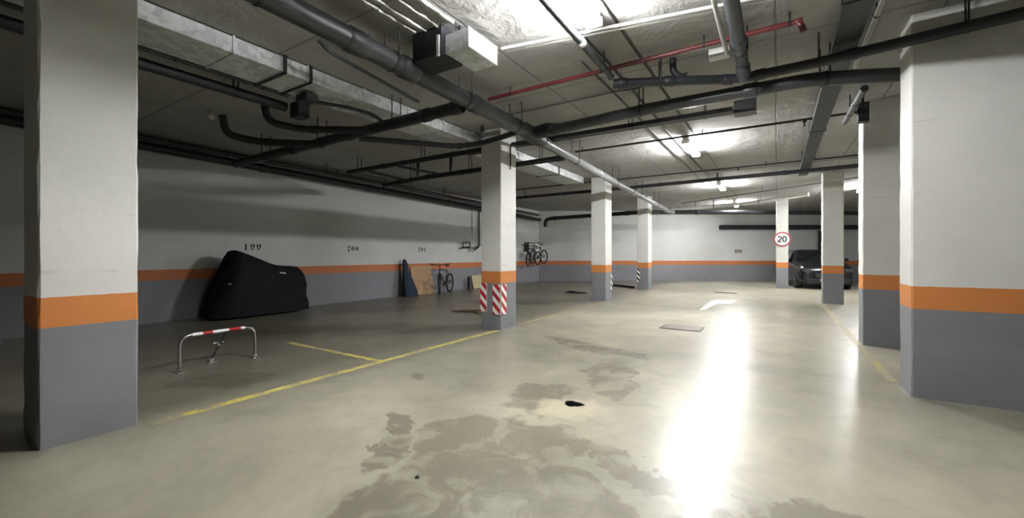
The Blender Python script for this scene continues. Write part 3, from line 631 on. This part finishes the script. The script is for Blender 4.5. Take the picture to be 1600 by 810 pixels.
bm = new(); add_box(bm, -5.715, -5.675, 2.345, 2.385, .20, .245, .004); add_tube(bm, [(-5.70, 2.31, .24), (-5.70, 2.42, .24)], .008, 8); obj('lock', bm, 'steel', st_)
bm = new(); add_box(bm, -5.85, -5.75, 2.29, 2.37, .001, .012, .003); add_box(bm, -5.815, -5.785, 2.31, 2.35, .012, .05, .004); obj('foot_plate', bm, 'chrome', t_)
# ------------------------------------------------------------------ covered motorcycle
t_ = thing('covered_motorcycle', 'motorcycle hidden under a black cloth cover against the left wall', 'motorcycle', (-9.45, 4.6, 0))
def cover_mesh():
    bm = new()
    # stations along the wall (y): top height, top half width, hem half width
    S = [(3.36, .42, .03, .14), (3.40, .52, .06, .22), (3.50, .78, .10, .29), (3.64, 1.02, .14, .34), (3.80, 1.29, .20, .37), (3.90, 1.40, .22, .38), (4.02, 1.375, .22, .38),
         (4.25, 1.30, .22, .37), (4.50, 1.21, .20, .36), (4.75, 1.12, .18, .35), (4.95, 1.07, .17, .34), (5.15, 1.055, .17, .34), (5.35, 1.045, .18, .34), (5.52, 1.02, .17, .33), (5.62, .95, .15, .31), (5.68, .82, .12, .29), (5.70, .6, .10, .27)]
    S = [(5.69-(5.69-y)*.82, a_, b_, c_) for y, a_, b_, c_ in S]
    rings = []; nv = 11; cx = -9.50; r_ = random.Random(3)
    for i, (y, top, tw, hw) in enumerate(S):
        ring = []
        for k in range(2*nv+1):
            u = (k-nv)/nv; au = abs(u); s_ = 1 if u > 0 else -1
            if au < .3: x = s_*tw*(au/.3); z = top-.035*(au/.3)**2
            else:
                v = (au-.3)/.7; x = s_*(tw+(hw-tw)*v**.8); z = (top-.035)*(1-v)+.045*v
                fold = .018*math.sin(i*1.9+k*.7)*v+.012*math.sin(i*3.1)*v
                x += s_*fold
            ring.append(bm.verts.new((cx+x, y+(.03*math.sin(k*1.3) if 0 < i < len(S)-1 else 0)-(.05*(1-i/6)*(1-z/1.4) if i < 6 else 0), max(.02, z))))
        rings.append(ring)
    for a_, b_ in zip(rings, rings[1:]):
        for k in range(2*nv): bm.faces.new((a_[k], a_[k+1], b_[k+1], b_[k]))
    bm.faces.new(rings[0]); bm.faces.new(list(reversed(rings[-1])))
    return bm
bm = cover_mesh(); cv = obj('cover', bm, 'cover', t_, True)
for yy in (4.30, 5.28):
    for nm, rr in (('wheel', .30),):
        bm = new(); add_torus(bm, rr-.05, .05, Matrix.Translation((-9.50, yy, rr)) @ Matrix.Rotation(PI/2, 4, 'Y'), 32, 8)
        add_lathe(bm, [(.05, -.05), (.05, .05)], 12, Matrix.Translation((-9.50, yy, rr)) @ Matrix.Rotation(PI/2, 4, 'Y')); obj(nm, bm, 'black_rubber', t_, True)
# small light tabs on the cloth
bm = new(); add_box(bm, -.004, .004, -.07, .07, -.014, .014, .002)
bmesh.ops.transform(bm, matrix=Matrix.Translation((-9.275, 5.12, .90)) @ Matrix.Rotation(-.22, 4, 'Y') @ Matrix.Rotation(-.12, 4, 'X'), verts=bm.verts)
o_ = obj('cover_tab', bm, 'pvc_light', t_); o_['label'] = 'small pale sewn tab'
bm = new(); add_box(bm, -.004, .004, -.035, .035, -.012, .012, .002)
bmesh.ops.transform(bm, matrix=Matrix.Translation((-9.20, 4.02, .72)) @ Matrix.Rotation(-.22, 4, 'Y'), verts=bm.verts)
o_ = obj('cover_tab', bm, 'pvc', t_); o_['label'] = 'tiny grey tab low on the front'
# ------------------------------------------------------------------ bicycles
def bicycle(label, loc, rz, tint='black_metal', seat='saddle_red', steer=.0, group='bicycles along the left wall'):
    """local: wheels on the x axis, front at +x; rear contact at x=-.53, front at x=.53"""
    t_ = thing('bicycle', label, 'bicycle', loc, group, world=False); t_.rotation_euler = (0, 0, rz)
    R = .335
    SM = Matrix.Translation((.385, 0, 0)) @ Matrix.Rotation(steer, 4, 'Z') @ Matrix.Translation((-.385, 0, 0))
    turn = lambda b: bmesh.ops.transform(b, matrix=SM, verts=b.verts)
    def wheel(cx, nm, ang=0.0):
        Mx = (SM if ang else Matrix.Identity(4)) @ Matrix.Translation((cx, 0, R)) @ Matrix.Rotation(PI/2, 4, 'X')
        bm = new(); add_torus(bm, R-.03, .03, Mx, 40, 8); w_ = obj(nm, bm, 'black_rubber', t_, True)
        bm = new(); add_torus(bm, R-.058, .011, Mx, 40, 6); obj('rim', bm, 'black_metal', w_, True)
        bm = new(); add_lathe(bm, [(.02, -.045), (.03, -.04), (.014, -.03), (.014, .03), (.03, .04), (.02, .045)], 12, Mx); obj('hub', bm, 'steel', w_, True)
        bm = new()
        for k in range(20):
            a_ = 2*PI*k/20; s_ = .035*(1 if k % 2 else -1)
            add_tube(bm, [Mx @ Vector((.02*math.cos(a_+.9), .02*math.sin(a_+.9), s_)), Mx @ Vector(((R-.06)*math.cos(a_), (R-.06)*math.sin(a_), 0))], .0016, 4)
        obj('spokes', bm, 'steel', w_)
    wheel(-.53, 'rear_wheel'); wheel(.53, 'front_wheel', steer)
    bb = Vector((-.09, 0, .30)); st = Vector((-.24, 0, .76)); hd = Vector((.36, 0, .82)); hl = Vector((.40, 0, .70)); ra = Vector((-.53, 0, R))
    bm = new()
    add_tube(bm, [st, hd], .018, 10); add_tube(bm, [hl, bb], .021, 10); add_tube(bm, [bb, st+Vector((-.012, 0, .04))], .017, 10); add_tube(bm, [hl-Vector((-.01, 0, .03)), hd+Vector((-.01, 0, .03))], .022, 10)
    for s_ in (-1, 1):
        q = Vector((0, s_*.055, 0)); add_tube(bm, [bb+q*.5, ra+q], .010, 8); add_tube(bm, [st+q*.3, ra+q], .009, 8)
    obj('frame', bm, tint, t_, True)
    bm = new(); add_tube(bm, [hl+Vector((.005, 0, -.02)), (.42, 0, .66)], .02, 10)
    for s_ in (-1, 1): add_tube(bm, [(.42, s_*.055, .665), (.53, s_*.05, R)], .013, 8)
    add_box(bm, .40, .44, -.065, .065, .65, .68, .006); turn(bm); obj('fork', bm, tint, t_, True)
    bm = new(); add_tube(bm, [hd, (.34, 0, .93), (.42, 0, .965)], .014, 8, .03)
    add_tube(bm, [(.36, -.31, 1.0), (.41, -.12, .97), (.42, 0, .965), (.41, .12, .97), (.36, .31, 1.0)], .014, 8, .05); turn(bm); hb = obj('handlebar', bm, 'black_metal', t_, True)
    for s_ in (-1, 1):
        bm = new(); add_tube(bm, [(.385, s_*.20, .985), (.36, s_*.32, 1.003)], .017, 8); turn(bm); obj('grip', bm, 'black_rubber', hb, True)
        bm = new(); add_tube(bm, [(.42, s_*.15, .975), (.46, s_*.2, .96), (.44, s_*.27, .955)], .006, 6); turn(bm); obj('brake_lever', bm, 'black_metal', hb, True)
    bm = new(); add_tube(bm, [st, (-.275, 0, .90)], .013, 8); obj('seat_post', bm, 'steel', t_, True)
    bm = new(); pts = [(-.41, 0, .925), (-.37, 0, .93), (-.28, 0, .925), (-.18, 0, .92), (-.13, 0, .915)]
    add_tube(bm, pts, .05, 12, 0, radii=[.04, .072, .055, .024, .012], squash=.38); obj('saddle', bm, seat, t_, True)
    Mc = Matrix.Translation((bb.x, -.06, bb.z)) @ Matrix.Rotation(PI/2, 4, 'X')
    bm = new(); add_torus(bm, .088, .006, Mc, 28, 6); add_lathe(bm, [(.03, -.01), (.03, .01)], 12, Mc)
    for k in range(5): a_ = 2*PI*k/5; add_tube(bm, [Mc @ Vector((0, 0, 0)), Mc @ Vector((.086*math.cos(a_), .086*math.sin(a_), 0))], .007, 6)
    obj('chainring', bm, 'black_metal', t_, True)
    bm = new()
    for s_, dx, dz in ((-1, .12, -.11), (1, -.12, .11)): add_tube(bm, [bb+Vector((0, s_*.07, 0)), bb+Vector((dx, s_*.085, dz))], .010, 8)
    add_tube(bm, [bb+Vector((0, -.075, 0)), bb+Vector((0, .075, 0))], .018, 10); obj('crank', bm, 'steel', t_, True)
    for s_, dx, dz in ((-1, .12, -.11), (1, -.12, .11)):
        p = bb+Vector((dx, s_*.135, dz)); bm = new(); add_box(bm, p.x-.045, p.x+.045, p.y-.045, p.y+.045, p.z-.012, p.z+.012, .004); obj('pedal', bm, 'black_rubber', t_)
    bm = new(); add_tube(bm, [(bb.x, -.06, bb.z+.088), (-.53, -.06, R+.045), (-.57, -.06, R), (-.53, -.06, R-.045), (bb.x, -.06, bb.z-.088)], .006, 6); obj('chain', bm, 'black_metal', t_)
    bm = new(); add_lathe(bm, [(.05, -.012), (.045, .0), (.03, .012)], 16, Matrix.Translation((-.53, -.055, R)) @ Matrix.Rotation(PI/2, 4, 'X')); obj('cassette', bm, 'steel', t_, True)
    return t_
fa, ra_ = Vector((-9.32, 10.20)), Vector((-9.68, 11.20)); mid_ = (fa+ra_)/2; d_ = fa-ra_
bicycle('black bicycle with a dark red saddle standing by the tan board under 201', (mid_.x, mid_.y, .003), math.atan2(d_.y, d_.x), steer=.35)
bk = bicycle('right one of the two dark bicycles hung high by the back corner', (-9.42, 17.12, .88), math.atan2(-1, -.06), seat='black_rubber', steer=.25)
b2 = copy_tree(bk); b2.location = (-9.74, 17.2, .78); b2.rotation_euler = (.0, .06, math.atan2(-1, .03)); b2['label'] = 'left and lower one of the two dark bicycles hung near the back corner'
t_ = thing('bicycle_rack', 'black wall bracket holding up the two hung bicycles near the back corner', 'rack', (-10.04, 17.15, 1.6))
bm = new(); add_box(bm, -10.048, -10.03, 16.9, 17.35, 1.45, 1.9, .004); obj('back_plate', bm, 'black_metal', t_)
for y in (16.95, 17.30): bm = new(); add_tube(bm, [(-10.03, y, 1.62), (-9.42, y, 1.618), (-9.36, y, 1.66)], .014, 8, .05); obj('rack_arm', bm, 'black_metal', t_, True)
# ------------------------------------------------------------------ stuff along the left wall
t_ = thing('tapered_bag', 'tall dark blue tapered bag standing against the left wall beside the tan board', 'bag', (-9.75, 9.3, 0))
bm = new(); r_ = random.Random(9)
prof = [(0, .27, 9.40), (.12, .265, 9.395), (.3, .23, 9.37), (.5, .19, 9.345), (.68, .145, 9.315), (.76, .12, 9.30), (.9, .10, 9.285), (1.05, .09, 9.275), (1.13, .065, 9.27), (1.165, .02, 9.27)]
rings = []
for i, (z, w_, cy) in enumerate(prof):
    rings.append([bm.verts.new((-9.72-z*.14+w_*.62*math.cos(2*PI*k/16)+.008*math.sin(k*2.3+i), cy+w_*math.sin(2*PI*k/16)*(1+.05*math.sin(k*3)), z+.002)) for k in range(16)])
for a_, b_ in zip(rings, rings[1:]):
    for k in range(16): bm.faces.new((a_[k], a_[(k+1) % 16], b_[(k+1) % 16], b_[k]))
bm.faces.new(list(reversed(rings[0]))); bm.faces.new(rings[-1]); obj('bag_body', bm, 'blue_fabric', t_, True)
bm = new(); add_tube(bm, [(-9.885-.1, 9.18, 1.0), (-9.74, 9.2, 1.0), (-9.76, 9.27, 1.0), (-9.74, 9.34, 1.0), (-9.96, 9.36, 1.0)], .012, 8, .04); obj('strap', bm, 'black_metal', t_, True)
def lean_board(name, label, cat, y0, y1, ht, th, mat, foot=.14, trim=0.0, group=None):
    bm = new(); xb, xt = XL+.02+foot, XL+.012
    add_prism(bm, [(y0, 0), (y1, 0), (y1-trim, 1), (y0+trim*.3, 1)], lambda u, v, d: Vector((xb+(xt-xb)*v+d, u, .002+ht*v)), 0, th); return tag(obj(name, bm, mat), label, cat, group)
lean_board('cardboard_panel', 'tan panel leaning on the left wall behind the black bicycle', 'board', 9.66, 10.62, .93, .02, 'tan_board')
lean_board('beige_board', 'low beige board leaning on the wall beside the middle pillar', 'board', 12.85, 13.6, .50, .03, 'beige_board', foot=.10)
t_ = thing('roll', 'short black roll standing upright by the low beige board', 'roll', (-9.9, 12.55, 0)); bm = new()
add_lathe(bm, [(.05, .001), (.052, .02), (.052, .42), (.045, .46), (.02, .475), (.001, .476)], 16, Matrix.Translation((-9.88, 12.52, 0))); obj('roll_body', bm, 'black_rubber', t_, True)
bm = new(); add_torus(bm, .05, .006, Matrix.Translation((-9.88, 12.52, .3)), 20, 6); obj('band', bm, 'pvc', t_, True)
lean_board('grey_strip', 'narrow grey strip leaning between the black roll and the beige board', 'board', 12.68, 12.80, .48, .02, 'pvc', foot=.08)
# wire loop
t_ = thing('wire_loop', 'black wire loop sticking out of the left wall over number 202', 'wire loop', (-10.0, 12.8, 1.55))
L = [onx(px, py, -9.93) for px, py in ((723, 386.5), (723.5, 379.5), (733.5, 379), (735, 382), (734, 386), (723, 386.5))]
bm = new(); add_tube(bm, L, .022, 8, .05); obj('loop', bm, 'black_rubber', t_, True)
L = [onx(px, py, -9.93) for px, py in ((718, 389.5), (726, 387), (738, 387.5), (747, 385.5), (752, 382))]
bm = new(); add_tube(bm, L, .016, 8, .1); obj('wire_tail', bm, 'black_rubber', t_, True)
bm = new(); p = L[2]; add_tube(bm, [(XL, p.y, p.z), (-9.93, p.y, p.z)], .012, 8); obj('wall_hook', bm, 'black_metal', t_)
# planks on floor
t_ = thing('wood_plank', 'long dark wooden plank lying on the floor left of the middle pillar', 'wood', (-6.0, 7.5, 0), 'wood scraps on the floor')
bm = new(); add_box(bm, -.36, .36, -.055, .055, 0, .028, .003); bmesh.ops.transform(bm, matrix=Matrix.Translation((-5.98, 7.50, .001)) @ Matrix.Rotation(.25, 4, 'Z'), verts=bm.verts); obj('plank_body', bm, 'wood', t_)
t_ = thing('wood_plank', 'shorter plank resting across the long one near the middle pillar', 'wood', (-5.7, 7.6, 0), 'wood scraps on the floor')
bm = new(); add_box(bm, -.28, .28, -.04, .04, 0, .022, .003); bmesh.ops.transform(bm, matrix=Matrix.Translation((-5.86, 7.56, .03)) @ Matrix.Rotation(.52, 4, 'Z'), verts=bm.verts); obj('plank_body', bm, 'wood', t_)
t_ = thing('wood_block', 'pale wood block at the right end of the planks', 'wood', (-5.5, 7.45, 0), 'wood scraps on the floor')
bm = new(); add_box(bm, -.07, .07, -.045, .045, 0, .04, .004); bmesh.ops.transform(bm, matrix=Matrix.Translation((-5.50, 7.42, .001)) @ Matrix.Rotation(.1, 4, 'Z'), verts=bm.verts); obj('block_body', bm, 'beige_board', t_)
# dark debris left of second pillar
t_ = thing('floor_debris', 'low dark cloth scrap lying on the floor left of the second row pillar', 'scrap', (-5.8, 13.2, 0))
bm = new(); n = 20; r_ = random.Random(5)
rim = [bm.verts.new((-5.8+(.42+r_.uniform(-.07, .05))*math.cos(2*PI*k/n), 13.25+(.26+r_.uniform(-.04, .04))*math.sin(2*PI*k/n), .003)) for k in range(n)]
mid2 = [bm.verts.new((-5.8+(.26+r_.uniform(-.05, .05))*math.cos(2*PI*k/n), 13.25+(.15+r_.uniform(-.04, .04))*math.sin(2*PI*k/n), .04+r_.uniform(-.012, .03))) for k in range(n)]
top = bm.verts.new((-5.8, 13.25, .045))
for k in range(n): bm.faces.new((rim[k], rim[(k+1) % n], mid2[(k+1) % n], mid2[k])); bm.faces.new((mid2[k], mid2[(k+1) % n], top))
bm.faces.new(list(reversed(rim))); obj('cloth', bm, 'black_rubber', t_, True)
t_ = thing('dark_floor_bar', 'low black bar on the floor between the two far left pillars', 'wheel stop', (-5.2, 16.7, 0))
bm = new(); add_prism(bm, [(-.06, 0), (.06, 0), (.035, .07), (-.035, .07)], lambda u, v, d: Vector((-5.25, 16.75, .002))+Vector((.83*d-.55*u, -.55*d-.83*u, v)), -.62, .62); obj('bar_body', bm, 'black_rubber', t_)  # low black bar laid on the floor by the far pillars
# ------------------------------------------------------------------ car
def car():
    t_ = thing('car', 'dark grey car parked at the far right behind the dim narrow pillar', 'car', (1.62, 19.5, 0), world=False)
    t_.rotation_euler = (0, 0, math.radians(12))          # local: nose at -y, width on x
    W = .92
    # stations front to rear: y, half width, hem z, belt z, hood/top z, roof half width
    S = [(0.0, .60, .28, .60, .66, .50), (.06, .74, .22, .72, .80, .62), (.20, .86, .20, .80, .93, .72), (.55, .91, .20, .88, 1.00, .78), (1.00, W, .20, .95, 1.06, .80), (1.12, W, .20, .97, 1.10, .76),
         (1.45, W, .20, .98, 1.34, .66), (1.75, W, .20, .99, 1.49, .60), (2.2, W, .20, 1.0, 1.54, .60), (2.9, W, .20, 1.0, 1.54, .60), (3.5, W, .20, 1.0, 1.48, .60), (3.85, .90, .22, 1.0, 1.34, .62), (4.10, .88, .25, .98, 1.02, .70), (4.22, .82, .30, .80, .84, .70)]
    bm = new(); rings = []
    for y, hw, z0, zb, zt, rw in S:
        half = [(hw*.90, z0), (hw*.985, z0+.10), (hw, z0+(zb-z0)*.55), (hw*.985, zb*.97), (hw*.95, zb)]
        if zt-zb > .2: half += [((hw*.92+rw)/2, (zb+zt)/2), (rw, zt-.05), (rw*.82, zt-.008), (0, zt+.01)]
        else: half += [(hw*.9, zb+(zt-zb)*.45), (rw, zb+(zt-zb)*.75), (rw*.7, zt-.005), (0, zt+.01)]
        pts = [(-x, z) for x, z in half]+[(x, z) for x, z in reversed(half[:-1])]
        rings.append([bm.verts.new((x, y+(.10*(abs(x)/.9)**2 if y < .3 else 0), z)) for x, z in pts])
    for a_, b_ in zip(rings, rings[1:]):
        n = len(a_)
        for k in range(n): bm.faces.new((a_[k], a_[(k+1) % n], b_[(k+1) % n], b_[k]))
    bm.faces.new(rings[0]); bm.faces.new(list(reversed(rings[-1])))
    bmesh.ops.recalc_face_normals(bm, faces=bm.faces)
    body = obj('body', bm, 'car', t_, True); ss = body.modifiers.new('s', 'SUBSURF'); ss.levels = 1; ss.render_levels = 2
    def panel(nm, quad, mat, th=.012, par=None):
        bm = new(); q = [Vector(p) for p in quad]; n_2 = (q[1]-q[0]).cross(q[2]-q[0]).normalized()
        a_ = [bm.verts.new(p) for p in q]; b_ = [bm.verts.new(p+n_2*th) for p in q]; m_ = len(q)
        bm.faces.new(a_); bm.faces.new(list(reversed(b_)))
        for i in range(m_): bm.faces.new((a_[i], a_[(i+1) % m_], b_[(i+1) % m_], b_[i]))
        return obj(nm, bm, mat, par or t_)
    panel('windshield', [(-.74, 1.10, 1.10), (.74, 1.10, 1.10), (.57, 1.66, 1.48), (-.57, 1.66, 1.48)], 'car_glass', .014)
    for s_ in (-1, 1):
        panel('side_window', [(s_*.905, 1.45, 1.02), (s_*.905, 2.3, 1.03), (s_*.68, 2.3, 1.45), (s_*.70, 1.85, 1.42)], 'car_glass_light', .012*s_)
        panel('side_window', [(s_*.905, 2.4, 1.03), (s_*.905, 3.3, 1.03), (s_*.68, 3.2, 1.44), (s_*.68, 2.4, 1.45)], 'car_glass_light', .012*s_)
        bm = new(); add_lathe(bm, [(.001, -.03), (.07, -.02), (.085, .0), (.07, .035), (.001, .04)], 18, Matrix.Translation((s_*.66, .13, .72)) @ Matrix.Rotation(PI/2, 4, 'X') @ Matrix.Diagonal((1.9, .95, 1.6, 1))); obj('headlight', bm, 'lens', t_, True)
        bm = new(); add_box(bm, s_*.98-.09, s_*.98+.09, 1.32, 1.42, 1.04, 1.17, .03); mi = obj('wing_mirror', bm, 'car', t_, True)
        bm = new(); add_box(bm, s_*.98-.07, s_*.98+.07, 1.418, 1.424, 1.06, 1.15); obj('mirror_glass', bm, 'chrome', mi)
    bm = new(); add_box(bm, -.42, .42, -.02, .06, .44, .62, .02); gr = obj('grille', bm, 'black_rubber', t_)
    for k in range(3): bm = new(); add_box(bm, -.40, .40, -.028, -.018, .47+k*.05, .485+k*.05); obj('grille_slat', bm, 'chrome', gr)
    bm = new(); add_box(bm, -.70, .70, -.03, .16, .20, .42, .05); obj('bumper', bm, 'black_rubber', t_, True)
    bm = new(); add_box(bm, -.26, .26, -.042, -.03, .30, .41, .003); obj('number_plate', bm, 'pvc_light', t_)
    for s_ in (-1, 1):
        for y in (.82, 3.38):
            Mx = Matrix.Translation((s_*.80, y, .315)) @ Matrix.Rotation(PI/2, 4, 'Y')
            bm = new(); add_lathe(bm, [(.20, -.10), (.30, -.11), (.315, -.08), (.315, .08), (.30, .11), (.20, .10), (.20, -.10)], 28, Mx); wh = obj('wheel', bm, 'black_rubber', t_, True)
            bm = new(); add_lathe(bm, [(.04, -.07), (.05, .07), (.001, .075)], 16, Mx)
            for k in range(5): a_ = 2*PI*k/5; add_tube(bm, [Mx @ Vector((0, 0, .06*s_)), Mx @ Vector((.2*math.cos(a_), .2*math.sin(a_), .07*s_))], .022, 6)
            obj('wheel_rim', bm, 'steel', wh, True)
    for s_ in (-1, 1):
        bm = new(); add_tube(bm, [(s_*.05, .98, 1.085), (s_*.05+.42, 1.12, 1.125)], .008, 6); obj('wiper', bm, 'black_metal', t_)
    return t_
car()
# black upright bar on the back wall beside the car
q0 = Vector(_w((1281-800)/FPX, 20.76)); q0 = BW0+BD*((q0-BW0).dot(BD))+Vector((n_.x, n_.y))*.12
pipe('upright_bar', 'black upright bar on the back wall just left of the dim narrow pillar', 'pipe', [(q0.x, q0.y, .02), (q0.x, q0.y, 2.5)], .07, 'black_rubber', 0, (.2, .7))
